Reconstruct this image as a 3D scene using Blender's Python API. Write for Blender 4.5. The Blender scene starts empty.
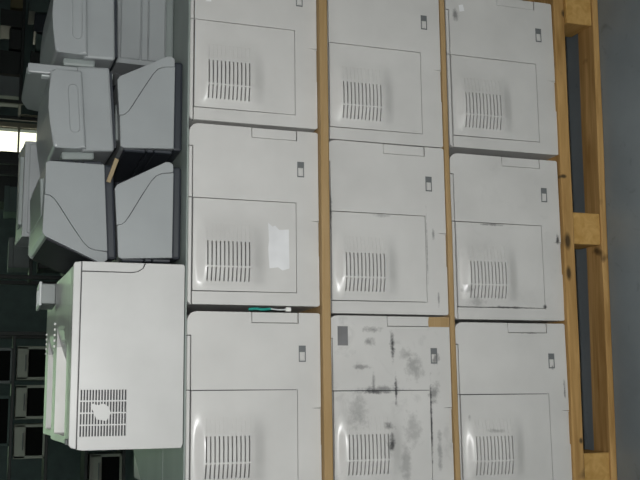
import bpy, bmesh, math, random
from mathutils import Vector, Matrix, Euler, noise

random.seed(7)
S = bpy.context.scene
C = S.collection
R = math.radians

# ---------------------------------------------------------------- camera
# The photograph was taken with the camera held on its side: the world's
# "down" points to the right of the picture.
pitch, yaw, roll = R(18.43), R(9.85), R(2.49)
fwd = Vector((math.sin(yaw) * math.cos(pitch), math.cos(yaw) * math.cos(pitch), -math.sin(pitch)))
r0 = Vector((math.cos(yaw), -math.sin(yaw), 0))
u0 = r0.cross(fwd)
img_right = -u0 * math.cos(roll) + r0 * math.sin(roll)
img_up = r0 * math.cos(roll) + u0 * math.sin(roll)
cd = bpy.data.cameras.new('camera')
cam = bpy.data.objects.new('camera', cd)
C.objects.link(cam)
m = Matrix((img_right, img_up, -fwd)).transposed().to_4x4()
m.translation = Vector((-0.241, -2.144, 1.537))
cam.matrix_world = m
cd.sensor_width = 36
cd.lens = 36 * 950 / 640
cd.clip_start = 0.05
S.camera = cam

# ---------------------------------------------------------------- light
S.view_settings.view_transform = 'Standard'
S.view_settings.look = 'None'
S.view_settings.gamma = 1.0
S.view_settings.use_curve_mapping = False
S.view_settings.exposure = -0.33

world = bpy.data.worlds.new('sky')
S.world = world
world.use_nodes = True
bg = world.node_tree.nodes['Background']
bg.inputs['Color'].default_value = (0.95, 1.0, 0.93, 1)
bg.inputs['Strength'].default_value = 2.6


def area(name, loc, target, sx, sy, power, col):
    l = bpy.data.lights.new(name, 'AREA')
    l.shape = 'RECTANGLE'
    l.size, l.size_y = sx, sy
    l.energy = power
    l.color = col
    o = bpy.data.objects.new(name, l)
    C.objects.link(o)
    o.location = loc
    o.rotation_euler = (Vector(target) - Vector(loc)).to_track_quat('-Z', 'Y').to_euler()
    return o


area('overhead_light', (-1.5, -3.3, 3.3), (0.0, 0.2, 0.7), 2.2, 1.4, 8, (1.0, 0.985, 0.97))
area('overhead_light', (1.2, -4.2, 3.9), (0.4, 0.0, 0.3), 2.4, 1.2, 3, (1.0, 0.98, 0.97))
area('overhead_light', (0.5, -2.4, 4.3), (0.5, -1.6, 0.0), 3.2, 0.6, 12, (1.0, 0.985, 0.97))  # added overhead strip, placed to put highlights on the bulged vents
# the flash of the camera, beside its lens
fl_ = bpy.data.lights.new('camera_flash', 'SPOT')
fl_.spot_size = R(84)
fl_.spot_blend = 1.0
fl_.energy = 112
fl_.shadow_soft_size = 0.03
fl_.color = (1.0, 0.99, 0.985)
flash = bpy.data.objects.new('camera_flash', fl_)
C.objects.link(flash)
flash.location = (-0.18, -2.10, 1.57)
flash.rotation_euler = (Vector((0.0, 0, 1.02)) - flash.location).to_track_quat('-Z', 'Y').to_euler()
# added soft fill behind the camera, set in an invented door opening
area('front_fill', (-0.8, -6.6, 1.65), (-0.8, 0, 1.5), 4.4, 2.9, 16, (0.97, 0.99, 1.0))
area('aisle_light', (-1.5, 6.0, 4.2), (-1.5, 6.0, 0), 1.2, 0.3, 26, (0.75, 1.0, 0.88))
area('aisle_light', (2.5, 6.0, 4.2), (2.5, 6.0, 0), 1.2, 0.3, 4, (0.75, 1.0, 0.88))


# ---------------------------------------------------------------- materials
def new_mat(name):
    mt = bpy.data.materials.new(name)
    mt.use_nodes = True
    nt = mt.node_tree
    return mt, nt, nt.nodes, nt.links, nt.nodes['Principled BSDF']


def plastic(name, col, rough=0.34, mottle=0.06, stains=(), stain_col=(0.03, 0.03, 0.035), grime=0.0, seed=0.0, spec=0.5):
    """moulded plastic with faint mottling, optional grime and stains (x, z, rx, rz, strength)"""
    mt, nt, N, L, b = new_mat(name)
    b.inputs['Roughness'].default_value = rough
    b.inputs['Specular IOR Level'].default_value = spec
    tc = N.new('ShaderNodeTexCoord')
    mp = N.new('ShaderNodeMapping')
    mp.inputs['Location'].default_value = (seed * 3.1, seed * 1.7, seed * 2.3)
    L.new(tc.outputs['Object'], mp.inputs['Vector'])
    n1 = N.new('ShaderNodeTexNoise')
    n1.inputs['Scale'].default_value = 7
    n1.inputs['Detail'].default_value = 4
    L.new(mp.outputs['Vector'], n1.inputs['Vector'])
    mr = N.new('ShaderNodeMapRange')
    mr.inputs['From Min'].default_value = 0.3
    mr.inputs['From Max'].default_value = 0.7
    mr.inputs['To Min'].default_value = 1 - mottle
    mr.inputs['To Max'].default_value = 1 + mottle
    L.new(n1.outputs['Fac'], mr.inputs['Value'])
    sc = N.new('ShaderNodeVectorMath')
    sc.operation = 'SCALE'
    sc.inputs[0].default_value = col
    L.new(mr.outputs['Result'], sc.inputs['Scale'])
    cur = sc.outputs['Vector']

    def mix(fac_socket, colour):
        nonlocal cur
        mx = N.new('ShaderNodeMix')
        mx.data_type = 'RGBA'
        L.new(fac_socket, mx.inputs['Factor'])
        L.new(cur, mx.inputs[6])
        mx.inputs[7].default_value = (*colour, 1)
        cur = mx.outputs[2]

    n2 = N.new('ShaderNodeTexNoise')
    n2.inputs['Scale'].default_value = 55
    n2.inputs['Detail'].default_value = 6
    n2.inputs['Roughness'].default_value = 0.7
    L.new(mp.outputs['Vector'], n2.inputs['Vector'])
    if grime:
        g = N.new('ShaderNodeTexNoise')
        g.inputs['Scale'].default_value = 17
        g.inputs['Detail'].default_value = 8
        g.inputs['Roughness'].default_value = 0.65
        g.inputs['Distortion'].default_value = 0.6
        L.new(mp.outputs['Vector'], g.inputs['Vector'])
        gr = N.new('ShaderNodeMapRange')
        gr.inputs['From Min'].default_value = 0.56
        gr.inputs['From Max'].default_value = 0.74
        gr.inputs['To Max'].default_value = grime
        L.new(g.outputs['Fac'], gr.inputs['Value'])
        mix(gr.outputs['Result'], stain_col)
    for (sx, sz, rx, rz, st) in stains:
        su = N.new('ShaderNodeVectorMath')
        su.operation = 'SUBTRACT'
        L.new(tc.outputs['Object'], su.inputs[0])
        su.inputs[1].default_value = (sx, 0, sz)
        mu = N.new('ShaderNodeVectorMath')
        mu.operation = 'MULTIPLY'
        L.new(su.outputs['Vector'], mu.inputs[0])
        mu.inputs[1].default_value = (1 / rx, 0, 1 / rz)
        le = N.new('ShaderNodeVectorMath')
        le.operation = 'LENGTH'
        L.new(mu.outputs['Vector'], le.inputs[0])
        ad = N.new('ShaderNodeMath')
        ad.operation = 'MULTIPLY_ADD'
        L.new(n2.outputs['Fac'], ad.inputs[0])
        ad.inputs[1].default_value = 2.6
        L.new(le.outputs['Value'], ad.inputs[2])
        r = N.new('ShaderNodeMapRange')
        r.inputs['From Min'].default_value = 1.5
        r.inputs['From Max'].default_value = 2.2
        r.inputs['To Min'].default_value = st
        r.inputs['To Max'].default_value = 0
        L.new(ad.outputs['Value'], r.inputs['Value'])
        mix(r.outputs['Result'], stain_col)
    L.new(cur, b.inputs['Base Color'])
    return mt


def wood(name, c1, c2, axis=0, seed=0.0, rough=0.75, knots=True, stains=()):
    mt, nt, N, L, b = new_mat(name)
    b.inputs['Roughness'].default_value = rough
    b.inputs['Specular IOR Level'].default_value = 0.2
    tc = N.new('ShaderNodeTexCoord')
    mp = N.new('ShaderNodeMapping')
    sc = [22, 22, 22]
    sc[axis] = 1.6
    mp.inputs['Scale'].default_value = sc
    mp.inputs['Location'].default_value = (seed, seed * 2, seed * 3)
    L.new(tc.outputs['Object'], mp.inputs['Vector'])
    n = N.new('ShaderNodeTexNoise')
    n.inputs['Scale'].default_value = 2.2
    n.inputs['Detail'].default_value = 6
    n.inputs['Distortion'].default_value = 0.8
    L.new(mp.outputs['Vector'], n.inputs['Vector'])
    cr = N.new('ShaderNodeValToRGB')
    cr.color_ramp.elements[0].position = 0.3
    cr.color_ramp.elements[0].color = (*c2, 1)
    cr.color_ramp.elements[1].position = 0.68
    cr.color_ramp.elements[1].color = (*c1, 1)
    L.new(n.outputs['Fac'], cr.inputs['Fac'])
    out = cr.outputs['Color']
    if knots:
        k = N.new('ShaderNodeTexNoise')
        k.inputs['Scale'].default_value = 13
        k.inputs['Detail'].default_value = 2
        L.new(tc.outputs['Object'], k.inputs['Vector'])
        kr = N.new('ShaderNodeMapRange')
        kr.inputs['From Min'].default_value = 0.69
        kr.inputs['From Max'].default_value = 0.78
        kr.inputs['To Max'].default_value = 0.85
        L.new(k.outputs['Fac'], kr.inputs['Value'])
        mx = N.new('ShaderNodeMix')
        mx.data_type = 'RGBA'
        L.new(kr.outputs['Result'], mx.inputs['Factor'])
        L.new(out, mx.inputs[6])
        mx.inputs[7].default_value = (0.05, 0.03, 0.015, 1)
        out = mx.outputs[2]
    for (sx, sz, rx, rz) in stains:
        su = N.new('ShaderNodeVectorMath')
        su.operation = 'SUBTRACT'
        L.new(tc.outputs['Object'], su.inputs[0])
        su.inputs[1].default_value = (sx, -0.03, sz)
        mu = N.new('ShaderNodeVectorMath')
        mu.operation = 'MULTIPLY'
        L.new(su.outputs['Vector'], mu.inputs[0])
        mu.inputs[1].default_value = (1 / rx, 25, 1 / rz)
        le = N.new('ShaderNodeVectorMath')
        le.operation = 'LENGTH'
        L.new(mu.outputs['Vector'], le.inputs[0])
        r = N.new('ShaderNodeMapRange')
        r.inputs['From Min'].default_value = 0.5
        r.inputs['From Max'].default_value = 1.2
        r.inputs['To Min'].default_value = 0.85
        r.inputs['To Max'].default_value = 0
        L.new(le.outputs['Value'], r.inputs['Value'])
        mx = N.new('ShaderNodeMix')
        mx.data_type = 'RGBA'
        L.new(r.outputs['Result'], mx.inputs['Factor'])
        L.new(out, mx.inputs[6])
        mx.inputs[7].default_value = (0.02, 0.016, 0.012, 1)
        out = mx.outputs[2]
    L.new(out, b.inputs['Base Color'])
    bu = N.new('ShaderNodeBump')
    bu.inputs['Strength'].default_value = 0.25
    bu.inputs['Distance'].default_value = 0.002
    L.new(n.outputs['Fac'], bu.inputs['Height'])
    L.new(bu.outputs['Normal'], b.inputs['Normal'])
    return mt


def floor_mat():
    mt, nt, N, L, b = new_mat('concrete_floor')
    tc = N.new('ShaderNodeTexCoord')
    n = N.new('ShaderNodeTexNoise')
    n.inputs['Scale'].default_value = 3.0
    n.inputs['Detail'].default_value = 8
    n.inputs['Roughness'].default_value = 0.6
    L.new(tc.outputs['Object'], n.inputs['Vector'])
    cr = N.new('ShaderNodeValToRGB')
    cr.color_ramp.elements[0].position = 0.3
    cr.color_ramp.elements[0].color = (0.175, 0.205, 0.222, 1)
    cr.color_ramp.elements[1].position = 0.7
    cr.color_ramp.elements[1].color = (0.235, 0.272, 0.292, 1)
    L.new(n.outputs['Fac'], cr.inputs['Fac'])
    w = N.new('ShaderNodeTexNoise')
    w.inputs['Scale'].default_value = 9
    w.inputs['Detail'].default_value = 5
    w.inputs['Distortion'].default_value = 2.5
    L.new(tc.outputs['Object'], w.inputs['Vector'])
    wr = N.new('ShaderNodeMapRange')
    wr.inputs['From Min'].default_value = 0.63
    wr.inputs['From Max'].default_value = 0.75
    wr.inputs['To Max'].default_value = 0.4
    L.new(w.outputs['Fac'], wr.inputs['Value'])
    mx = N.new('ShaderNodeMix')
    mx.data_type = 'RGBA'
    L.new(wr.outputs['Result'], mx.inputs['Factor'])
    L.new(cr.outputs['Color'], mx.inputs[6])
    mx.inputs[7].default_value = (0.06, 0.07, 0.075, 1)
    L.new(mx.outputs[2], b.inputs['Base Color'])
    b.inputs['Roughness'].default_value = 0.42
    return mt


def glass_mat(name, tint):
    mt, nt, N, L, b = new_mat(name)
    N.remove(b)
    t = N.new('ShaderNodeBsdfTransparent')
    t.inputs['Color'].default_value = (*tint, 1)
    g = N.new('ShaderNodeBsdfGlossy')
    g.inputs['Roughness'].default_value = 0.05
    mx = N.new('ShaderNodeMixShader')
    mx.inputs['Fac'].default_value = 0.05
    L.new(t.outputs[0], mx.inputs[1])
    L.new(g.outputs[0], mx.inputs[2])
    L.new(mx.outputs[0], N['Material Output'].inputs['Surface'])
    return mt


SHELL = (0.60, 0.592, 0.578)
M = {}
M['shell'] = plastic('printer_shell', SHELL)
M['dark'] = plastic('dark_plastic', (0.022, 0.023, 0.028), 0.5)
M['slot'] = plastic('slot_dark_plastic', (0.10, 0.10, 0.105), 0.6)
M['off_white'] = plastic('off_white_shell', (0.56, 0.558, 0.55), 0.27)
M['off_white_bin'] = plastic('bin_white', (0.80, 0.80, 0.77), 0.5)
M['cool_grey'] = plastic('cool_grey_shell', (0.325, 0.345, 0.355), 0.3)
M['cool_grey_darker'] = plastic('cool_grey_darker_shell', (0.295, 0.315, 0.325), 0.3, seed=3)  # slightly darker version of the cool grey shell
M['mid_grey'] = plastic('mid_grey_plastic', (0.15, 0.16, 0.165), 0.5)
M['base_grey'] = plastic('charcoal_base', (0.035, 0.04, 0.05), 0.35)
M['glossy_dark'] = plastic('glossy_dark_plastic', (0.02, 0.02, 0.026), 0.55, spec=0.12)
M['matte_black'] = plastic('matte_black_opening', (0.008, 0.008, 0.008), 0.9, spec=0.1)
M['smoke'] = plastic('smoke_grey_tray', (0.24, 0.27, 0.265), 0.4)
M['pale_tray'] = plastic('pale_tray_plastic', (0.62, 0.66, 0.66), 0.35)
M['paper'] = plastic('torn_paper', (0.76, 0.765, 0.78), 0.8, 0.16, spec=0.1)
M['label_dark'] = plastic('grey_barcode_label', (0.15, 0.15, 0.155), 0.6, 0.5, seed=2)
M['black'] = plastic('black_rack_paint', (0.02, 0.022, 0.022), 0.5)
M['rack_beige'] = plastic('beige_office_plastic', (0.34, 0.34, 0.29), 0.5)
M['rack_teal'] = plastic('teal_grey_plastic', (0.07, 0.10, 0.095), 0.6)
M['rack_brown'] = plastic('brown_carton', (0.12, 0.10, 0.05), 0.8)
M['wall'] = plastic('painted_wall', (0.10, 0.13, 0.13), 0.8, 0.12)
M['ceiling'] = plastic('ceiling_paint', (0.4, 0.42, 0.41), 0.8)
M['frame'] = plastic('window_frame_paint', (0.33, 0.30, 0.23), 0.6)
M['glass'] = glass_mat('window_glass', (0.96, 0.94, 0.86))
M['green_fill_glass'] = glass_mat('green_fill_tint', (0.68, 0.80, 0.66))  # for the added high windows, turns reflections on printer tops green
M['floor'] = floor_mat()
M['pine'] = wood('pallet_pine_long', (0.52, 0.32, 0.125), (0.28, 0.155, 0.048), 0, stains=[(0.155, 0.128, 0.024, 0.010), (0.07, 0.130, 0.020, 0.008), (0.79, 0.1, 0.012, 0.01), (0.33, 0.13, 0.006, 0.01), (-0.36, 0.12, 0.008, 0.006)])
M['pine_y'] = wood('pallet_pine_cross', (0.55, 0.38, 0.16), (0.40, 0.25, 0.09), 1, 4)
M['pine_block'] = wood('pallet_pine_block', (0.55, 0.34, 0.12), (0.43, 0.25, 0.072), 1, 9, knots=False)
M['board'] = wood('hardboard', (0.43, 0.295, 0.15), (0.34, 0.225, 0.10), 0, 2, knots=False)
M['card'] = plastic('grey_card', (0.27, 0.315, 0.295), 0.42, 0.1)
M['cable'] = plastic('tan_strip', (0.30, 0.23, 0.13), 0.6)
M['teal'] = plastic('teal_wire', (0.02, 0.30, 0.25), 0.4)


# ---------------------------------------------------------------- mesh helpers
def obj(name, bm, mats, parent=None, smooth=False):
    bmesh.ops.recalc_face_normals(bm, faces=bm.faces)
    me = bpy.data.meshes.new(name)
    bm.to_mesh(me)
    bm.free()
    for mt in (mats if isinstance(mats, (list, tuple)) else [mats]):
        me.materials.append(mt)
    if smooth:
        me.polygons.foreach_set('use_smooth', [True] * len(me.polygons))
    o = bpy.data.objects.new(name, me)
    C.objects.link(o)
    if parent:
        o.parent = parent
    return o


def box(bm, x0, x1, y0, y1, z0, z1, bev=0.0, seg=2, mat=0):
    r = bmesh.ops.create_cube(bm, size=1)
    vs = r['verts']
    for v in vs:
        v.co = Vector(((x0 + x1) / 2 + v.co.x * (x1 - x0), (y0 + y1) / 2 + v.co.y * (y1 - y0), (z0 + z1) / 2 + v.co.z * (z1 - z0)))
    fs = set(f for v in vs for f in v.link_faces)
    for f in fs:
        f.material_index = mat
    if bev:
        es = list(set(e for v in vs for e in v.link_edges))
        bmesh.ops.bevel(bm, geom=es, offset=bev, segments=seg, affect='EDGES', profile=0.5, material=mat)


def box_bm(*a, **k):
    bm = bmesh.new()
    box(bm, *a, **k)
    return bm


def plate(bm, pts, y0, y1, bev=0.002, seg=2, mat=0, back=True):
    """prism with outline pts (x,z); front face at y0, back at y1, bevelled front rim"""
    fv = [bm.verts.new((x, y0, z)) for x, z in pts]
    bv = [bm.verts.new((x, y1, z)) for x, z in pts]
    f = bm.faces.new(fv)
    f.material_index = mat
    fs = [f]
    n = len(pts)
    for i in range(n):
        q = bm.faces.new((fv[i], bv[i], bv[(i + 1) % n], fv[(i + 1) % n]))
        q.material_index = mat
        fs.append(q)
    if back:
        q = bm.faces.new(bv)
        q.material_index = mat
    if bev:
        bmesh.ops.bevel(bm, geom=list(f.edges), offset=bev, segments=seg, affect='EDGES', profile=0.5, material=mat)


def plate_bm(*a, **k):
    bm = bmesh.new()
    plate(bm, *a, **k)
    return bm


def arc(cx, cz, r, a0, a1, n=6):
    return [(cx + r * math.cos(R(a0 + (a1 - a0) * i / n)), cz + r * math.sin(R(a0 + (a1 - a0) * i / n))) for i in range(n + 1)]


def tube(bm, pts, r, seg=8, mat=0):
    rings = []
    for i, p in enumerate(pts):
        p = Vector(p)
        a = Vector(pts[max(i - 1, 0)])
        b = Vector(pts[min(i + 1, len(pts) - 1)])
        d = (b - a).normalized()
        u = d.orthogonal().normalized() if i == 0 else (rings_u - d * rings_u.dot(d)).normalized()
        rings_u = u
        w = d.cross(u)
        rings.append([bm.verts.new(p + (u * math.cos(2 * math.pi * k / seg) + w * math.sin(2 * math.pi * k / seg)) * r) for k in range(seg)])
    for i in range(len(rings) - 1):
        for k in range(seg):
            f = bm.faces.new((rings[i][k], rings[i][(k + 1) % seg], rings[i + 1][(k + 1) % seg], rings[i + 1][k]))
            f.material_index = mat
    bm.faces.new(rings[0])
    bm.faces.new(rings[-1])


def tag(o, label, cat, group=None, kind=None):
    o['label'] = label
    o['category'] = cat
    if group:
        o['group'] = group
    if kind:
        o['kind'] = kind
    return o


def thing(name, label, cat, loc=(0, 0, 0), rot=(0, 0, 0), group=None):
    o = bpy.data.objects.new(name, None)
    o.empty_display_size = 0.1
    C.objects.link(o)
    o.location = loc
    o.rotation_euler = rot
    return tag(o, label, cat, group)


def struct(name, bm, mats):
    o = obj(name, bm, mats)
    o['kind'] = 'structure'
    return o


def kids(o):
    return [c for c in S.objects if c.parent == o]


def dup(root, loc, rot=(0, 0, 0), label=None, group=None, shell=None):
    """copy a thing with its parts and sub-parts; shell = material for slot 0 of plastic parts"""
    def cp(o, parent):
        c = o.copy()
        C.objects.link(c)
        c.parent = parent
        for k in kids(o):
            cp(k, c)
        return c
    r = cp(root, None)
    r.location = loc
    r.rotation_euler = rot
    if label:
        r['label'] = label
    if group:
        r['group'] = group
    if shell:
        reshell(r, shell)
    return r


def reshell(r, mt):
    for c in kids(r):
        if c.type == 'MESH' and c.data.materials and c.data.materials[0] in (M['shell'], M['cool_grey'], M['off_white']):
            c.material_slots[0].link = 'OBJECT'
            c.material_slots[0].material = mt
        reshell(c, mt)


# ---------------------------------------------------------------- room
RX0, RX1, RY0, RY1, RH = -7.0, 8.5, -6.5, 10.0, 4.6
struct('floor', box_bm(RX0, RX1, RY0, RY1 + 0.2, -0.1, 0.0), M['floor'])
struct('ceiling', box_bm(RX0, RX1, RY0, RY1 + 0.2, RH, RH + 0.1), M['ceiling'])
struct('wall_left', box_bm(RX0 - 0.15, RX0, RY0, RY1 + 0.2, 0, RH), M['wall'])
struct('wall_right', box_bm(RX1, RX1 + 0.15, RY0, RY1 + 0.2, 0, RH), M['wall'])
wf = bmesh.new()  # wall leaves an invented door opening around the added fill light
box(wf, RX0, -3.1, RY0 - 0.15, RY0, 0, RH)
box(wf, 1.5, RX1, RY0 - 0.15, RY0, 0, RH)
box(wf, -3.1, 1.5, RY0 - 0.15, RY0, 3.2, RH)
struct('wall_front', wf, M['wall'])
# back wall with two windows seen in the photograph and unseen high windows added for green reflections
openings = [(2.25, 3.13, 0.95, 3.0), (3.245, 3.30, 0.95, 1.402),
            (-1.0, 0.4, 1.75, 3.9), (0.8, 1.95, 1.75, 3.9)]
xs = sorted(set([RX0, RX1] + [v for o in openings for v in o[:2]]))
wb = bmesh.new()
for a, b_ in zip(xs[:-1], xs[1:]):
    op = [o for o in openings if o[0] <= a and o[1] >= b_]
    if op:
        o = op[0]
        box(wb, a, b_, RY1, RY1 + 0.2, 0, o[2])
        box(wb, a, b_, RY1, RY1 + 0.2, o[3], RH)
    else:
        box(wb, a, b_, RY1, RY1 + 0.2, 0, RH)
struct('wall_back', wb, M['wall'])
for i, (a, b_, z0, z1) in enumerate(openings):
    w = bpy.data.objects.new('window_%d' % (i + 1), None)
    C.objects.link(w)
    w['kind'] = 'structure'
    fb = bmesh.new()
    t = 0.045 if b_ - a > 0.1 else 0.004
    yy0, yy1 = RY1 - 0.02, RY1 + 0.06
    box(fb, a - 0.02 * (t > 0.01), a + t, yy0, yy1, z0, z1)
    box(fb, b_ - 0.0, b_ + (0.06 if t > 0.01 else 0.004), yy0, yy1, z0, z1)
    box(fb, a, b_, yy0, yy1, z1 - t, z1)
    box(fb, a, b_, yy0 - 0.03, yy1, z0, z0 + t)
    obj('window_frame', fb, M['frame'], w)
    cuts = [z0 + t, 1.405, 2.1, z1 - t] if i == 0 else ([z0 + t, z1 - t] if t < 0.01 else [z0 + t, (z0 + z1) / 2, z1 - t])
    for k in range(len(cuts) - 1):
        obj('pane', box_bm(a + t, b_, RY1 + 0.03, RY1 + 0.036, cuts[k], cuts[k + 1]), M['glass'] if i < 2 else M['green_fill_glass'], w)
        if k:
            obj('glazing_bar', box_bm(a + t, b_, yy0, yy1, cuts[k] - 0.012, cuts[k] + 0.012), M['frame'], w)

# ---------------------------------------------------------------- pallet
pallet = thing('wooden_pallet', 'pale pine wooden pallet carrying the stack of grey printers on grey floor', 'pallet', (0.014, 0.025, 0), (0, 0, R(-1.8)))
PX0, PX1, PY0, PY1 = -0.525, 0.875, -0.03, 0.87


def rough_board(x0, x1, y0, y1, z0, z1, seed, n=14, amp=0.0022):
    """sawn board, edges slightly uneven along its length"""
    bm = bmesh.new()
    lx = (x1 - x0) > (y1 - y0)
    rings = []
    for i in range(n + 1):
        t = i / n
        d = [noise.noise((t * 5 + seed, k * 3.3, seed)) * amp for k in range(4)]
        c = 0.003
        if lx:
            prof = [(y0 + d[0] + c, z0), (y1 - d[1], z0), (y1 - d[1], z1 + d[2] * .3), (y0 + d[0] + c, z1 + d[2] * .3), (y0 + d[0], z1 - c), (y0 + d[0], z0 + c)]
            rings.append([bm.verts.new((x0 + (x1 - x0) * t, p, q)) for p, q in prof])
        else:
            prof = [(x0 + d[0] + c, z0), (x1 - d[1], z0), (x1 - d[1], z1 + d[2] * .3), (x0 + d[0] + c, z1 + d[2] * .3), (x0 + d[0], z1 - c), (x0 + d[0], z0 + c)]
            rings.append([bm.verts.new((p, y0 + (y1 - y0) * t, q)) for p, q in prof])
    m_ = len(rings[0])
    for i in range(n):
        for k in range(m_):
            bm.faces.new((rings[i][k], rings[i][(k + 1) % m_], rings[i + 1][(k + 1) % m_], rings[i + 1][k]))
    bm.faces.new(rings[0])
    bm.faces.new(rings[-1])
    return bm


DZ = 0.138
for i, yc in enumerate((0.02, 0.16, 0.29, 0.42, 0.55, 0.68, 0.82)):
    bmd = rough_board(PX0, PX1, yc - 0.05, yc + 0.05, DZ - 0.032, DZ, i * 3.1)
    for v in bmd.verts:                    # the deck sags a little towards one end
        v.co.z -= 0.0114 * (v.co.x - 0.18)
    db = obj('deck_board', bmd, M['pine'], pallet)
    if i == 0:                             # front board nailed on slightly skew
        db.rotation_euler = (0, 0, R(1.8))
        db.location = (-0.014, -0.009, 0)
bx = [(-0.515, -0.407), (0.137, 0.222), (0.748, 0.86)]
for i, (a, b_) in enumerate(bx):
    for yy in (-0.024, 0.37, 0.768):
        obj('spacer_block', box_bm(a, b_, yy, yy + 0.1, 0.019, DZ - 0.032 - 0.0114 * ((a + b_) / 2 - 0.18), bev=0.002, seg=1), M['pine_block'], pallet)
for i, yy in enumerate((-0.03, 0.38, 0.795)):
    obj('bottom_board', rough_board(PX0, PX1, yy, yy + 0.073, 0.0, 0.019, 20 + i * 2.7), M['pine'], pallet)

# ---------------------------------------------------------------- stacked printers
W, H, D = 0.423, 0.312, 0.40           # right edge, top, depth
XL, ZB = -0.005, -0.007                # left edge and underside
PA = (0.025, 0.245, 0.05, 0.303)      # vent panel


def smooth01(a, b, t):
    t = min(1, max(0, (t - a) / (b - a)))
    return t * t * (3 - 2 * t)


def vent_panel_bm():
    g = 0.0021
    x0, x1, z0, z1 = PA[0] + g, PA[1] - g, PA[2] + g, PA[3] - g
    sx = [(0.049, 0.0805), (0.0845, 0.142)]
    shallow = (0.149, 0.183)
    slots = [(0.2700 - i * 0.0099 - 0.0031, 0.2700 - i * 0.0099) for i in range(11)]
    X = {x0, x1, 0.033, 0.041, 0.049, 0.0805, 0.0845, 0.1, 0.115, 0.13, 0.142, 0.149, 0.160, 0.171, 0.183, 0.193, 0.203, 0.215, 0.228}
    Z = {z0, z1, 0.075, 0.1, 0.115, 0.125, 0.132, 0.139, 0.146, 0.153, 0.158, 0.274, 0.279, 0.284, 0.289, 0.294, 0.298}
    for a, b_ in slots:
        Z |= {a, b_}
    X, Z = sorted(X), sorted(Z)

    def h(x, z):
        return 0.0135 * smooth01(0.027, 0.080, x) * (1 - smooth01(0.118, 0.208, x)) * smooth01(0.125, 0.165, z) * (1 - smooth01(0.270, 0.297, z))

    bm = bmesh.new()
    V = [[bm.verts.new((x, -h(x, z), z)) for z in Z] for x in X]
    deep, shal = [], []
    for i in range(len(X) - 1):
        for k in range(len(Z) - 1):
            f = bm.faces.new((V[i][k], V[i + 1][k], V[i + 1][k + 1], V[i][k + 1]))
            f.smooth = True
            xc, zc = (X[i] + X[i + 1]) / 2, (Z[k] + Z[k + 1]) / 2
            for a, b_ in slots:
                if a < zc < b_:
                    if any(p < xc < q for p, q in sx):
                        deep.append(f)
                    elif shallow[0] < xc < shallow[1]:
                        shal.append(f)
    for fs, dp, mi in ((deep, 0.011, 1), (shal, 0.0012, 0)):
        ret = bmesh.ops.extrude_face_region(bm, geom=fs)
        vs = [v for v in ret['geom'] if isinstance(v, bmesh.types.BMVert)]
        for v in vs:
            v.co.y += dp
        for f in ret['geom']:
            if isinstance(f, bmesh.types.BMFace):
                f.material_index = mi
                f.smooth = False
        bmesh.ops.delete(bm, geom=[f for f in fs if f.is_valid], context='FACES_ONLY')
    be = [e for e in bm.edges if e.is_boundary and all(abs(v.co.x - x0) < 1e-5 or abs(v.co.x - x1) < 1e-5 or abs(v.co.z - z0) < 1e-5 or abs(v.co.z - z1) < 1e-5 for v in e.verts)]
    ret = bmesh.ops.extrude_edge_only(bm, edges=be)
    for v in [v for v in ret['geom'] if isinstance(v, bmesh.types.BMVert)]:
        v.co.y = 0.014
    bm.normal_update()
    for f in bm.faces:
        f.smooth = f.material_index == 0 and abs(f.normal.y) > 0.75
    bmesh.ops.split_edges(bm, edges=[e for e in bm.edges if len(e.link_faces) == 2 and e.link_faces[0].smooth != e.link_faces[1].smooth])
    return bm


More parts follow.
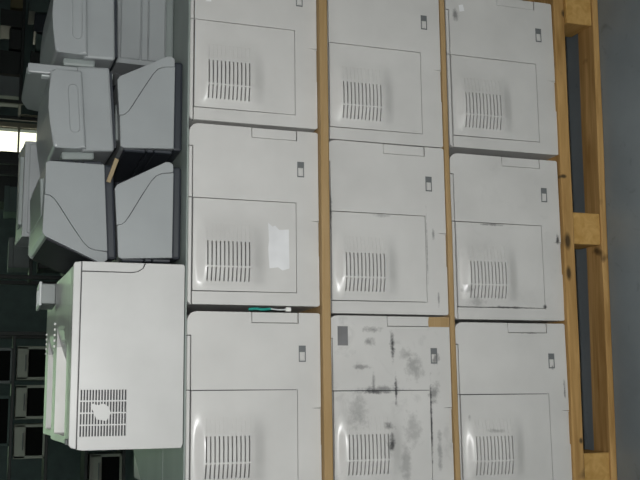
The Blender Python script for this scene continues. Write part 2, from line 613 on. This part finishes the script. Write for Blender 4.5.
def make_stack_printer(label):
    t = thing('laser_printer', label, 'printer', group='printers stacked on the pallet')
    sh = M['shell']
    # body box behind the side panels; its front is dark inside the seams
    bm = bmesh.new()
    out = [(XL + 0.004, ZB), (W - 0.004, ZB)] + [(W, ZB + 0.004)] + arc(W - 0.022, H - 0.022, 0.022, 0, 90, 6) + arc(XL + 0.006, H - 0.006, 0.006, 90, 180, 3) + [(XL, ZB + 0.004)]
    out2 = out
    plate(bm, out2, 0.012, D, bev=0)
    for f in bm.faces:
        if abs(f.normal.y) > 0.9 or all(abs(v.co.y - 0.012) < 1e-4 for v in f.verts):
            if all(v.co.y < 0.02 for v in f.verts):
                f.material_index = 1
    obj('body', bm, [sh, M['dark']], t)
    g = 0.0011
    # side cover: U-shaped around the vent panel
    pts = ([(XL + 0.003, ZB + 0.001), (0.116, ZB + 0.001), (0.118, 0.003), (0.196, 0.003), (0.198, ZB + 0.001), (0.2002, ZB + 0.001), (0.2002, 0.018), (0.2016, 0.018), (0.2016, ZB + 0.001), (W - 0.003, ZB + 0.001), (W, ZB + 0.005)]
           + [(W, 0.048 - g), (0.398 - g, 0.048 - g), (0.398 - g, 0.161 + g), (W, 0.161 + g)]
           + arc(W - 0.022, H - 0.022, 0.022, 0, 90, 6)
           + [(0.368 + g, H), (0.368 + g, 0.303 + 0), (0.368 + g, 0.303 - g), (PA[1] + 0, 0.303 - g), (PA[1], PA[2]), (PA[0], PA[2]), (PA[0], 0.303 - g), (XL, 0.303 - g), (XL, ZB + 0.005)])
    sc = plate_bm(pts, 0, 0.013, bev=0.0007, seg=1)
    box(sc, 0.1155, 0.1985, 0.004, 0.0125, ZB + 0.001, 0.004)
    obj('side_cover', sc, sh, t)
    obj('vent_panel', vent_panel_bm(), [sh, M['slot']], t)
    tb = plate_bm([(XL, 0.303 + g), (0.245 - g, 0.303 + g), (0.245 - g, H), (XL + 0.006, H), (XL, H - 0.006)], 0, 0.013, bev=0.0012, seg=1)
    plate(tb, [(0.245 + g * .6, 0.303 + g), (0.368 - g, 0.303 + g), (0.368 - g, H), (0.245 + g * .6, H)], 0, 0.013, bev=0.0012, seg=1)
    obj('top_cover', tb, sh, t)
    obj('corner_panel', plate_bm([(0.398 + g, 0.048 + g), (W, 0.048 + g), (W, 0.161 - g), (0.398 + g, 0.161 - g)], 0.001, 0.013, bev=0.001, seg=1), sh, t)
    lf = bmesh.new()
    for a in ((0.308, 0.346, 0.0305, 0.0325), (0.308, 0.346, 0.0455, 0.0475), (0.308, 0.311, 0.0305, 0.0475), (0.343, 0.346, 0.0305, 0.0475)):
        box(lf, a[0], a[1], -0.0012, 0.001, a[2], a[3])
    box(lf, 0.331, 0.344, -0.0008, 0.001, 0.032, 0.046)
    la = obj('latch_frame', lf, M['mid_grey'], t)
    obj('latch', box_bm(0.313, 0.330, -0.002, 0.001, 0.034, 0.044, bev=0.001, seg=1), M['shell'], la)
    return t


def sticker(parent, name, pts, mat, y=-0.0006):
    return obj(name, plate_bm(pts, y, y + 0.0005, bev=0), mat, parent)


z1 = DZ - ZB
z2 = 0.481
z3 = 0.821
ZT = z3 + H
DIRT = [(0.349, 0.149, 0.045, 0.007, 0.95), (0.245, 0.142, 0.045, 0.005, 0.9), (0.12, 0.160, 0.028, 0.014, 0.9), (0.16, 0.165, 0.012, 0.02, 0.6), (0.30, 0.093, 0.04, 0.03, 0.4), (0.33, 0.115, 0.02, 0.02, 0.35),
        (0.17, 0.05, 0.12, 0.004, 0.9), (0.26, 0.20, 0.035, 0.006, 0.5), (0.30, 0.23, 0.008, 0.03, 0.5), (0.36, 0.21, 0.012, 0.02, 0.5), (0.20, 0.24, 0.06, 0.03, 0.3), (0.246, 0.18, 0.012, 0.06, 0.55),
        (0.235, 0.04, 0.03, 0.02, 0.55), (0.24, 0.19, 0.006, 0.05, .6), (0.15, 0.10, 0.05, 0.03, 0.3), (0.39, 0.20, 0.01, 0.03, .5), (0.07, 0.12, 0.06, 0.02, .35), (0.1, 0.03, 0.06, 0.008, .4), (0.32, 0.035, 0.02, 0.012, .6)]
specs = [  # column offset, layer, label, material
    (0.412, z3, 'light grey printer, top one in the photo of the column beside the loose small printers', dict(seed=1)),
    (-0.025, z3, 'light grey printer with torn white paper stuck on its side panel', dict(seed=2)),
    (-0.469, z3, 'clean grey printer directly beneath the big off-white printer, bottom of its column in the photo', dict(seed=3)),
    (0.391, z2, 'clean grey printer at the top of the photo, middle column between the two brown boards', dict(seed=4)),
    (-0.040, z2, 'grey printer at the very centre of the photo, between the two brown boards', dict(seed=5, stains=[(0.25, 0.302, 0.06, 0.004, .6), (0.15, 0.048, 0.12, 0.002, .5), (0.035, 0.02, 0.02, 0.003, .5), (0.20, 0.03, 0.02, 0.005, .5), (0.24, 0.17, 0.006, 0.03, .35)])),
    (-0.473, z2, 'dirtiest grey printer, covered in black smudges, with a dark sticker and a brown patch where its corner cover is missing', dict(seed=6, grime=0.22, stains=DIRT)),
    (0.395, z1 - 0.006, 'grey printer on the pallet with a small torn white sticker near its corner', dict(seed=7, stains=[(0.36, 0.283, 0.02, 0.012, .6)])),
    (-0.049, z1, 'grey printer on the pallet with grimy seams, middle of the three standing on the pallet', dict(seed=8, grime=0.08, stains=[(0.027, 0.15, 0.004, 0.09, .7), (0.03, 0.052, 0.008, 0.008, .9), (0.21, 0.004, 0.02, 0.006, .9), (0.24, 0.20, 0.004, 0.05, .6), (0.04, 0.25, 0.02, 0.03, .3), (0.07, 0.28, 0.02, 0.02, .4)])),
    (-0.485, z1 + 0.004, 'grey printer on the pallet, bottom right in the photo, smudged beside its vent', dict(seed=9, stains=[(0.155, 0.21, 0.006, 0.04, .35), (0.19, 0.28, 0.010, 0.005, .3), (0.312, 0.037, 0.008, 0.005, .8), (0.398, 0.10, 0.003, 0.04, .7), (0.25, 0.004, 0.03, 0.004, .7)])),
]
proto = None
P = []
for i, (x, z, lab, kw) in enumerate(specs):
    mt = plastic('printer_shell_%d' % i, SHELL, 0.28, **kw)
    loc = (x, random.uniform(-0.003, 0.003), z)
    if proto is None:
        proto = make_stack_printer(lab)
        src = proto
        P.append(proto)
        proto.location = loc
        first_mt = mt
    else:
        P.append(dup(proto, loc, (0, 0, R(random.uniform(-0.3, 0.3))), lab, shell=mt))
reshell(proto, first_mt)
P[6].scale = (1, 1, 1.015)
# stickers (added after copying, so each belongs to its own printer)
sticker(P[1], 'paper_label', [(0.192, 0.121), (0.183, 0.110), (0.186, 0.104), (0.176, 0.094), (0.178, 0.070), (0.084, 0.069), (0.079, 0.086), (0.086, 0.097), (0.083, 0.118), (0.13, 0.121), (0.15, 0.119)], M['paper'])
sticker(P[0], 'paper_label', [(0.292, 0.277), (0.299, 0.268), (0.303, 0.262), (0.293, 0.262)], M['paper'])
sticker(P[6], 'paper_label', [(0.366, 0.272), (0.384, 0.274), (0.387, 0.262), (0.37, 0.258)], M['paper'])
sticker(P[5], 'barcode_sticker', [(0.351, 0.264), (0.397, 0.264), (0.397, 0.290), (0.351, 0.290)], M['label_dark'])
sticker(P[5], 'missing_cover_patch', [(0.398, -0.005), (0.4225, -0.005), (0.4225, 0.050), (0.41, 0.052), (0.398, 0.051)], M['board'])  # flat brown plate added to look like the hole of a missing cover
for x, z in ((0.409, z1), (-0.03, z1), (-0.474, z1), (0.409, z2), (-0.03, z2), (-0.474, z2), (0.409, z3), (-0.03, z3), (-0.474, z3)):
    dup(proto, (x, 0.432, z), (0, 0, 0), 'grey printer standing hidden in the back row of the stack', 'printers in the back row of the pallet')

# hardboard sheets between the layers
def sheet(z, t, label, seed, over):
    bm = bmesh.new()
    n = 40
    x0, x1, y1 = PX0 + 0.005, PX1 - 0.005, 0.85
    rings = []
    for i in range(n + 1):
        tt = i / n
        x = x0 + (x1 - x0) * tt
        yf = -over + 0.005 * noise.noise((tt * 4 + seed, seed, 0)) + 0.0015 * noise.noise((tt * 30, seed, 3))
        e = 0.0012 * noise.noise((tt * 14, seed, 8))
        rings.append([bm.verts.new(p) for p in ((x, yf + 0.002, z), (x, yf, z + 0.003), (x, yf + e, z + t - 0.003), (x, yf + 0.002, z + t), (x, y1, z + t), (x, y1, z))])
    for i in range(n):
        for k in range(6):
            bm.faces.new((rings[i][k], rings[i][(k + 1) % 6], rings[i + 1][(k + 1) % 6], rings[i + 1][k]))
    bm.faces.new(rings[0])
    bm.faces.new(rings[-1])
    o = obj('hardboard_sheet', bm, M['board'])
    tag(o, label, 'board', 'brown boards between printer layers')


sheet(0.461, 0.013, 'brown hardboard sheet lying on the printers that stand on the pallet', 1.3, 0.008)
sheet(z2 + H, z3 + ZB - z2 - H, 'brown hardboard sheet under the upper printer layer, farther from the pallet', 5.7, 0.021)

ts = bmesh.new()
box(ts, PX0 + 0.04, PX1 - 0.03, 0.004, 0.281, ZT, ZT + 0.004, bev=0.0012, seg=1)
tag(obj('card_sheet', ts, M['card']), 'thin dull grey sheet along the front of the stack top, under the loose printers', 'sheet')
ts = bmesh.new()
pts = [(PX0 + 0.04, 0.286), (PX1 - 0.03, 0.286), (PX1 - 0.03, 0.90), (-0.33, 0.97), (-0.47, 0.66)]
lo = [ts.verts.new((x, y, ZT)) for x, y in pts]
hi = [ts.verts.new((x, y, ZT + 0.004)) for x, y in pts]
ts.faces.new(lo)
ts.faces.new(hi)
for i in range(5):
    ts.faces.new((lo[i], lo[(i + 1) % 5], hi[(i + 1) % 5], hi[i]))
tag(obj('card_sheet', ts, M['card']), 'greenish grey sheet behind it on the stack top, showing below the big off-white printer', 'sheet')
ZT += 0.004

# ---------------------------------------------------------------- big off-white printers on top
def make_big(label):
    w, d, h = 0.412, 0.40, 0.250
    t = thing('office_printer', label, 'printer', group='big off-white printers on top')
    sh = M['off_white']
    g = 0.001
    # front side plates
    zt = h - 0.018
    bm = bmesh.new()
    out = [(0.008, 0.0), (w - 0.003, 0.0), (w, 0.003), (w, h - 0.01)] + [(w - 0.008, h - 0.003), (0.012, h - 0.004), (0.004, h - 0.012), (0.0, h - 0.03), (0, 0.006)]
    plate(bm, out, 0.011, d, bev=0)
    for f in bm.faces:
        if all(v.co.y < 0.02 for v in f.verts):
            f.material_index = 1
    bmesh.ops.delete(bm, geom=[f for f in bm.faces if all(v.co.z > h - 0.0305 for v in f.verts) and f.material_index == 0 and abs(f.calc_center_median().y - d / 2) < 0.05 and len(f.verts) == 4 and f.calc_area() > 0.02], context='FACES')
    obj('body', bm, [sh, M['dark']], t)
    # vent grid in the main side panel: 15 columns x 4 rows of slots
    vx0, vx1, vz0, vz1 = 0.028, 0.131, 0.127, 0.228
    outl = [(0.008, 0.002), (w - 0.003, 0.002), (w, 0.005), (w, 0.091)] + [(w - 0.0125, 0.095), (w - 0.021, 0.1075), (w - 0.0232, 0.121), (w - 0.0232, zt - g)]
    a1 = [p for p in outl] + [(vx1, zt - g), (vx1, vz0), (vx0, vz0), (vx0, zt - g), (0.002, zt - g), (0, h - 0.03), (0, 0.006)]
    pb = plate_bm(a1, 0, 0.012, bev=0.0006, seg=1)
    box(pb, vx0, vx1, 0.0, 0.012, vz1, zt - g)
    nx, nz = 4, 16
    cw, ch = (vx1 - vx0) / nx, (vz1 - vz0) / nz
    for k in range(nz + 1):         # bars between slots
        zz = vz0 + k * ch
        box(pb, vx0, vx1, 0.0, 0.008, max(vz0, zz - ch * .21), min(vz1, zz + ch * .21))
    for i in range(nx + 1):
        xx = vx0 + i * cw
        box(pb, max(vx0, xx - 0.0015), min(vx1, xx + 0.0015), 0.0002, 0.008, vz0, vz1)
    obj('side_panel', pb, sh, t)
    obj('end_cap', plate_bm([(w - 0.021, zt - g), (w - 0.021, 0.122), (w - 0.019, 0.109), (w - 0.0115, 0.0975), (w, 0.0935), (w, zt - g)], 0, 0.012, bev=0.0008, seg=1), sh, t)
    obj('top_trim', plate_bm([(0.003, zt + g), (w, zt + g), (w - 0.002, h - 0.003), (w - 0.008, h - 0.0005), (0.012, h - 0.001), (0.006, h - 0.006)], 0, 0.012, bev=0.0016, seg=2), sh, t)
    # top with the sunken output bin
    X = sorted({0.012, 0.02, 0.028, 0.0305, 0.04} | {0.05 + 0.0125 * i for i in range(20)} | {0.31, 0.34, 0.38, 0.404})
    Y = [0.012, 0.03, 0.06, 0.085, 0.1, 0.1025, 0.15, 0.2, 0.25, 0.3, 0.305, 0.3075, 0.32, 0.35, 0.38, d]
    bm = bmesh.new()

    def top(x, y):
        crown = 0.004 * smooth01(0.012, 0.05, y) + 0.014 * smooth01(0.05, 0.4, y)
        far = 0.006 * smooth01(0.27, 0.40, y) * (1 - smooth01(0.2, 0.34, x))
        z = h - 0.003 + crown
        edge = 0.1 + 0.10 * smooth01(0.16, 0.30, x)       # near rim sweeps back in a curve
        if x > 0.029 and x < 0.30 and y > edge + 0.001 and y < 0.306:
            z = h - 0.055 * (1 - smooth01(0.03, 0.30, x)) - 0.003 + crown * smooth01(0.1, 0.3, x)
        else:
            z += far * 0
        return z
    V = [[bm.verts.new((x, y, top(x, y))) for y in Y] for x in X]
    for i in range(len(X) - 1):
        for k in range(len(Y) - 1):
            f = bm.faces.new((V[i][k], V[i + 1][k], V[i + 1][k + 1], V[i][k + 1]))
            c = f.calc_center_median()
            if 0.029 < c.x < 0.30 and 0.10 < c.y < 0.3072 and max(v.co.z for v in f.verts) - min(v.co.z for v in f.verts) > 0.0 and min(v.co.z for v in f.verts) < h - 0.002:
                f.material_index = 1
    obj('top_cover', bm, [sh, M['off_white_bin']], t)
    obj('nameplate', box_bm(0.012, 0.024, 0.02, 0.06, h, h + 0.004, bev=0.001, seg=1), M['mid_grey'], t)
    fb = bmesh.new()
    for i in range(5):
        box(fb, 0.24 + i * 0.014, 0.246 + i * 0.014, 0.36, 0.372, h + 0.005, h + 0.0185, bev=0.001, seg=1)
    obj('button_row', fb, M['off_white_bin'], t)
    return t


big = make_big('big off-white printer with square slotted vent grille, bottom left in the photo')
big.location = (-0.351, 0.004, ZT)
dup(big, (-0.351, 0.425, ZT), label='second off-white printer behind the big one, only its top showing')
tag_paper = sticker(big, 'vent_smear', [(0.062, 0.17), (0.066, 0.192), (0.08, 0.197), (0.094, 0.205), (0.1, 0.20), (0.096, 0.19), (0.1, 0.178), (0.092, 0.165), (0.078, 0.161)], M['off_white'], y=-0.0006)

# ---------------------------------------------------------------- compact printers with a curved seam
def make_compact(label):
    t = thing('compact_printer', label, 'printer', group='compact printers piled on top')
    sh = M['cool_grey']
    dpt = 0.36
    body = [(0.006, 0.022), (0.0, 0.140), (0.004, 0.147), (0.165, 0.158), (0.174, 0.153), (0.236, 0.040), (0.236, 0.030), (0.230, 0.022)]
    seam = [(0.078, 0.1512), (0.080, 0.140), (0.088, 0.131), (0.105, 0.121), (0.150, 0.096), (0.188, 0.074), (0.202, 0.062), (0.208, 0.048), (0.211, 0.022)]
    left = [(0.006, 0.022), (0.0, 0.140), (0.004, 0.147)] + [(x - 0.0008, z - 0.0006) for x, z in seam]
    right = [(x + 0.0008, z + 0.0006) for x, z in seam[:-1]] + [(0.2118, 0.022), (0.230, 0.022), (0.236, 0.030), (0.236, 0.040), (0.174, 0.153), (0.165, 0.158)]
    for side in (0, 1):
        def yy(a):
            return a if side == 0 else dpt - a
        obj('side_panel', plate_bm(left[::-1], yy(0.0), yy(0.012), bev=0.0025 * 0 + 0.0008, seg=1), sh, t)
        obj('nose_panel', plate_bm(right, yy(0.0), yy(0.012), bev=0.0008, seg=1), sh, t)
    bm = bmesh.new()
    plate(bm, [(0.007, 0.021), (0.001, 0.139), (0.005, 0.146), (0.165, 0.157), (0.173, 0.152), (0.235, 0.040), (0.235, 0.031), (0.229, 0.021)], 0.008, dpt - 0.008, bev=0)
    for f in bm.faces:
        ys = [v.co.y for v in f.verts]
        if max(ys) - min(ys) < 1e-5:
            f.material_index = 1
    obj('body', bm, [sh, M['dark']], t)
    obj('chassis', box_bm(0.004, 0.228, 0.010, dpt - 0.01, 0.0, 0.022, bev=0.006), M['base_grey'], t)
    # rear: panel and seams
    rb = bmesh.new()
    box(rb, -0.004, 0.004, 0.012, dpt - 0.012, 0.024, 0.066, bev=0.002, seg=1)
    box(rb, -0.004, 0.004, 0.012, dpt - 0.012, 0.068, 0.084, bev=0.002, seg=1)
    box(rb, -0.005, 0.004, 0.012, dpt - 0.012, 0.086, 0.138, bev=0.003, seg=1)
    obj('rear_panel', rb, M['base_grey'], t)
    # front: dark paper opening on the slanted nose
    fb = bmesh.new()
    a, b_ = Vector((0.2365, 0, 0.034)), Vector((0.1775, 0, 0.148))
    n_ = Vector((0.89, 0, 0.46)) * 0.003
    q = [a + n_, b_ + n_, b_ - n_, a - n_]
    vs0 = [fb.verts.new((p.x, 0.012, p.z)) for p in q]
    vs1 = [fb.verts.new((p.x, dpt - 0.012, p.z)) for p in q]
    fb.faces.new(vs0)
    fb.faces.new(vs1)
    for i in range(4):
        fb.faces.new((vs0[i], vs0[(i + 1) % 4], vs1[(i + 1) % 4], vs1[i]))
    obj('front_door', fb, M['glossy_dark'], t)
    obj('output_slot', box_bm(0.03, 0.12, 0.05, dpt - 0.05, 0.145, 0.1555, bev=0.002, seg=1), M['smoke'], t)
    return t


def reback(r, mt):
    for c in kids(r):
        if c.name.startswith('rear_panel'):
            c.material_slots[0].link = 'OBJECT'
            c.material_slots[0].material = mt


a3 = make_compact('small grey printer with curved seam, standing next to the big off-white printer')
a3.location = (0.078, 0.060, ZT)
a2 = dup(a3, (0.342, 0.060, ZT), (0, 0, 0), 'small grey printer with curved seam under the one with the oval groove')
a1 = dup(a3, (0.962, 0.205, ZT), (0, 0, R(90)), 'plain-backed small grey printer at the top edge of the photo, next to the stack',)
reback(a1, M['cool_grey'])
for c in kids(a1):
    if c.name.startswith('chassis'):
        c.material_slots[0].link = 'OBJECT'
        c.material_slots[0].material = M['smoke']
b3 = dup(a3, (0.304, 0.42, ZT + 0.181), (R(-3.2), R(3.2), R(180)), 'larger looking grey printer with mirrored seam, lying on a compact one', shell=M['cool_grey_darker'])
b3.scale = (1.0, 1.0, 1.05)


# printers seen end-on: lid with a long oval groove above a lower body
def make_groove(label):
    t = thing('tray_printer', label, 'printer', group='printers with oval groove piled on top')
    sh = M['cool_grey']
    dpt = 0.34
    obj('lower_body', box_bm(0.0, 0.206, 0.012, dpt, 0.006, 0.082, bev=0.006), sh, t)
    obj('foot_rail', box_bm(0.01, 0.196, 0.02, dpt - 0.01, 0.0, 0.012), M['base_grey'], t)
    pts = arc(0.022, 0.137, 0.012, 180, 95, 4)
    lid = [(0.004, 0.072), (0.188, 0.072), (0.192, 0.076), (0.192, 0.132)] + arc(0.186, 0.138, 0.006, 0, 80, 3) + [(0.14, 0.150), (0.10, 0.153), (0.06, 0.151)] + arc(0.014, 0.138, 0.009, 100, 180, 4) + [(0.003, 0.10)]
    obj('lid', plate_bm(lid, 0.0, dpt - 0.01, bev=0.007, seg=3), sh, t)
    # oval groove: a rounded ring lip and sunken floor
    c0, c1, zc, r_ = 0.052, 0.146, 0.096, 0.012
    ring = lambda rr: arc(c1, zc, rr, -90, 90, 8) + arc(c0, zc, rr, 90, 270, 8)
    gb = bmesh.new()
    outer, inner = ring(r_), ring(r_ - 0.0022)
    n = len(outer)
    vo = [gb.verts.new((x, 0.0, z)) for x, z in outer]
    vm = [gb.verts.new((x * .5 + x2 * .5, -0.0013, z * .5 + z2 * .5)) for (x, z), (x2, z2) in zip(outer, inner)]
    vi = [gb.verts.new((x, 0.0, z)) for x, z in inner]
    for i in range(n):
        k = (i + 1) % n
        gb.faces.new((vo[i], vo[k], vm[k], vm[i]))
        gb.faces.new((vm[i], vm[k], vi[k], vi[i]))
    obj('grip_groove', gb, sh, t)
    hb = bmesh.new()
    box(hb, 0.192, 0.207, 0.03, 0.06, 0.082, 0.104, bev=0.003)
    obj('hinge', hb, M['mid_grey'], t)
    fl = bmesh.new()
    box(fl, -0.016, 0.004, 0.03, dpt - 0.02, 0.05, 0.126, bev=0.006)
    obj('end_panel', fl, M['smoke'], t)
    return t


b2 = make_groove('grey printer end with long oval groove, whole in view, beside the folded-out tray')
b2.location = (0.336, 0.062, ZT + 0.153)
b2.rotation_euler = (R(2.6), R(-4.5), 0)
b1 = dup(b2, (0.560, 0.062, ZT + 0.156), (R(2.6), R(-2), 0), 'grey printer end with oval groove cut off by the top edge of photo')

# flat tray standing on edge between the two
tr = thing('paper_tray', 'smoky grey flat paper tray standing upright between the two grooved printers', 'tray', (0.513, 0.085, ZT + 0.166))
tb = bmesh.new()
prof = [(0.0, 0.0), (0.0, 0.182), (0.012, 0.198), (0.24, 0.204), (0.30, 0.19), (0.32, 0.15), (0.32, 0.0)]
v0 = [tb.verts.new((0.0, y, z)) for y, z in prof]
v1 = [tb.verts.new((0.020, y, z)) for y, z in prof]
tb.faces.new(v0)
tb.faces.new(v1)
for i in range(len(prof)):
    k = (i + 1) % len(prof)
    tb.faces.new((v0[i], v0[k], v1[k], v1[i]))
bmesh.ops.bevel(tb, geom=list(tb.edges), offset=0.003, segments=2, affect='EDGES')
obj('tray_panel', tb, M['smoke'], tr)
obj('tray_rim', box_bm(-0.001, 0.022, -0.008, 0.002, 0.03, 0.196, bev=0.003), M['cool_grey'], tr)
obj('tray_lip', box_bm(-0.004, 0.0, 0.004, 0.028, 0.06, 0.165, bev=0.0015, seg=1), M['pale_tray'], tr)

# back row of compact printers: one tall pale one shows above
d0 = dup(a3, (0.46, 0.47, ZT), (0, 0, R(90)), 'small grey printer hidden in the back row of the pile', 'hidden back row printers')
d1 = dup(a3, (0.80, 0.47, ZT), (0, 0, R(90)), 'small grey printer hidden in the back row of the pile', 'hidden back row printers')
dd = dup(a3, (0.452, 0.478, ZT + 0.163), (0, 0, R(90)), 'pale grey printer back rising behind the pile, near the bright window')
dd.scale = (1.0, 0.73, 1.30)
dd.rotation_euler = (0, 0, R(90))
reback(dd, M['cool_grey'])

# loose bits in the gaps
st = obj('tan_strip', box_bm(-0.005, 0.005, -0.0025, 0.0025, -0.03, 0.03, bev=0.001, seg=1), M['cable'])
st.location = (0.281, 0.043, ZT + 0.166)
st.rotation_euler = (0, R(-72), 0)
tag(st, 'tan strip poking from the dark gap between the two seamed printers', 'strip')
lb = thing('plastic_bin', 'small grey bin with pale rim on the second off-white printer, under the mirrored-seam printer', 'bin', (0.035, 0.46, 1.398))
bb = bmesh.new()
for q in ((-0.028, 0.028, 0.0, 0.004, 0, 0.038), (-0.028, 0.028, 0.156, 0.16, 0, 0.038), (-0.028, -0.024, 0, 0.16, 0, 0.038), (0.024, 0.028, 0, 0.16, 0, 0.038), (-0.028, 0.028, 0, 0.16, 0, 0.004)):
    box(bb, *q, bev=0.0015, seg=1)
obj('bin_body', bb, M['smoke'], lb)
rb_ = bmesh.new()
for q in ((-0.032, 0.032, -0.004, 0.005), (-0.032, 0.032, 0.155, 0.164), (-0.032, -0.023, 0, 0.16), (0.023, 0.032, 0, 0.16)):
    box(rb_, *q, 0.036, 0.044, bev=0.002, seg=1)
obj('rim', rb_, M['pale_tray'], lb)

ws = thing('wire_scrap', 'teal wire scrap with white plug caught in the dark gap beside the torn-paper printer', 'wire', (-0.038, 0.004, 0.885))
tb = bmesh.new()
tube(tb, [(0, 0.01, 0.10), (0.001, 0.002, 0.085), (-0.001, 0.0, 0.07), (0.001, 0.001, 0.05)], 0.0032, 8)
obj('teal_wire', tb, M['teal'], ws)
tb = bmesh.new()
tube(tb, [(0.001, 0.001, 0.05), (-0.001, 0.002, 0.03), (0.0, 0.001, 0.012)], 0.0018, 8)
obj('white_wire', tb, M['pale_tray'], ws)
obj('plug', box_bm(-0.005, 0.005, -0.003, 0.005, 0.0, 0.013, bev=0.0012, seg=1), M['off_white_bin'], ws)

# ---------------------------------------------------------------- background racks, far end of the hall
def make_rack(x0, x1, y0, y1, shelves, top, label):
    t = thing('storage_rack', label, 'rack', ((x0 + x1) / 2, (y0 + y1) / 2, 0))
    cx, cy = (x0 + x1) / 2, (y0 + y1) / 2
    hw, hd = (x1 - x0) / 2, (y1 - y0) / 2
    for sx in (-1, 1):
        for sy in (-1, 1):
            obj('upright', box_bm(sx * hw - 0.02, sx * hw + 0.02, sy * hd - 0.02, sy * hd + 0.02, 0, top, bev=0.003, seg=1), M['black'], t)
    for z in shelves:
        obj('shelf', box_bm(-hw, hw, -hd, hd, z - 0.03, z, bev=0.003, seg=1), M['black'], t)
    return t


def make_old(label, w=0.34, h=0.30, d=0.4, mat='rack_beige', drk='dark'):
    """boxy old machine with a wide dark front opening and a lip"""
    t = thing('boxy_machine', label, 'machine', group='machines on the far racks')
    fr = bmesh.new()
    box(fr, -w / 2, w / 2, 0.03, d, 0, h, bev=0.012)
    obj('body', fr, M[mat], t)
    bz = bmesh.new()
    box(bz, -w / 2, w / 2, 0.0, 0.032, h * .62, h, bev=0.008)
    box(bz, -w / 2, w / 2, 0.0, 0.032, 0, h * .07, bev=0.004)
    box(bz, -w / 2, -w / 2 + 0.03, 0.0, 0.032, 0.0, h, bev=0.004)
    box(bz, w / 2 - 0.03, w / 2, 0.0, 0.032, 0.0, h, bev=0.004)
    obj('bezel', bz, M[mat], t)
    obj('dark_front', box_bm(-w / 2 + 0.028, w / 2 - 0.028, 0.018, 0.04, h * .06, h * .63), M['matte_black'], t)
    obj('lip', box_bm(-w / 4, w / 4, -0.015, 0.01, h * .70, h * .73, bev=0.003, seg=1), M['mid_grey'], t)
    return t


make_rack(-1.2, 0.42, 7.98, 8.5, (0.28, 0.66, 1.055, 1.40), 1.9, 'black storage rack holding three boxy machines, bottom left of the photo')
o1 = make_old('boxy beige machine on the far rack, topmost of the three in the photo')
o1.location = (0.125, 8.0, 1.055)
dup(o1, (-0.265, 8.0, 1.055), label='boxy beige machine on the far rack, middle of the three in the photo')
dup(o1, (-0.655, 8.0, 1.055), label='boxy beige machine on the far rack, lowest of the three in the photo')
o2 = make_old('teal grey boxy machine on the upper shelf at the left edge of photo', 0.5, 0.26, 0.4, 'rack_teal')
o2.location = (-0.45, 8.02, 1.40)
o3 = make_old('dark boxy machine on the upper shelf, left edge of the photo', 0.36, 0.24, 0.4, 'mid_grey')
o3.location = (0.1, 8.02, 1.40)
o4 = make_old('dim beige machine low on the far rack, below the off-white printer in the photo', 0.34, 0.33, 0.4, 'rack_beige')
o4.location = (-0.97, 8.02, 0.28)
o5 = make_old('dim dark machine on the lowest shelf of the far rack', 0.5, 0.28, 0.4, 'mid_grey')
o5.location = (-0.45, 8.02, 0.28)

make_rack(0.95, 2.1, 7.6, 8.1, (0.4, 0.95, 1.28), 1.75, 'black storage rack of odds and ends between window and teal wall')
for k, (x, z, w, h, mt, lab) in enumerate([
        (1.2, 1.28, 0.3, 0.2, 'mid_grey', 'dark grey box on the far rack nearest the teal wall'),
        (1.74, 1.28, 0.26, 0.26, 'rack_teal', 'pale teal carton on the far rack behind the pale printer'),
        (1.3, 0.95, 0.5, 0.24, 'black', 'black crate on the middle shelf of the far rack'),
        (1.85, 0.95, 0.4, 0.2, 'rack_brown', 'brown carton on the middle shelf of the far rack')]):
    t = thing('storage_carton', lab, 'carton', (x, 7.66, z))
    obj('carton_body', box_bm(-w / 2, w / 2, 0, 0.36, 0, h, bev=0.006), M[mt], t)
    obj('carton_flap', box_bm(-w / 2 - 0.004, w / 2 + 0.004, -0.006, 0.366, h - 0.045, h + 0.004, bev=0.003, seg=1), M[mt], t)

# dark pile in front of the window
t = thing('pile_of_gear', 'dark heap of gear standing in front of the bright window', 'gear', (2.36, 9.0, 0))
obj('cabinet', box_bm(-0.42, 0.16, -0.2, 0.3, 0, 1.62, bev=0.02), M['black'], t)
obj('cabinet_door', box_bm(-0.40, 0.13, -0.22, -0.19, 0.1, 1.5, bev=0.01), M['black'], t)
obj('handle', box_bm(0.05, 0.07, -0.25, -0.21, 1.1, 1.3, bev=0.004), M['mid_grey'], t)

make_rack(2.82, 4.3, 7.9, 8.5, (0.45, 0.9, 1.17, 1.44, 1.75), 2.2, 'tall black storage rack right of window, top left corner of the photo')
rnd = random.Random(3)
k = 0
words = ['small', 'wide', 'narrow', 'squat', 'tall', 'square']
for zi, z in enumerate((1.17, 1.44)):
    x = 2.9
    while x < 4.0:
        w = rnd.uniform(0.16, 0.3)
        h = rnd.uniform(0.12, 0.22)
        mt = rnd.choice(['black', 'mid_grey', 'rack_brown', 'rack_teal', 'black', 'base_grey'])
        tone = {'black': 'black', 'mid_grey': 'dark grey', 'rack_brown': 'brown', 'rack_teal': 'teal grey', 'base_grey': 'charcoal'}[mt]
        t = thing('storage_carton', '%s carton, %s shelf of the top left rack, %s from the window' % (tone, ('lower', 'upper')[zi], ['first', 'second', 'third', 'fourth', 'fifth', 'sixth', 'seventh', 'eighth'][k % 8]), 'carton', (x + w / 2, 7.96, z), group='cartons on the top left rack')
        obj('carton_body', box_bm(-w / 2, w / 2, 0, 0.4, 0, h, bev=0.005), M[mt], t)
        obj('carton_flap', box_bm(-w / 2 - 0.003, w / 2 + 0.003, -0.005, 0.405, h - 0.03, h + 0.003, bev=0.002, seg=1), M[mt], t)
        x += w + 0.03
        k += 1
    k = 0
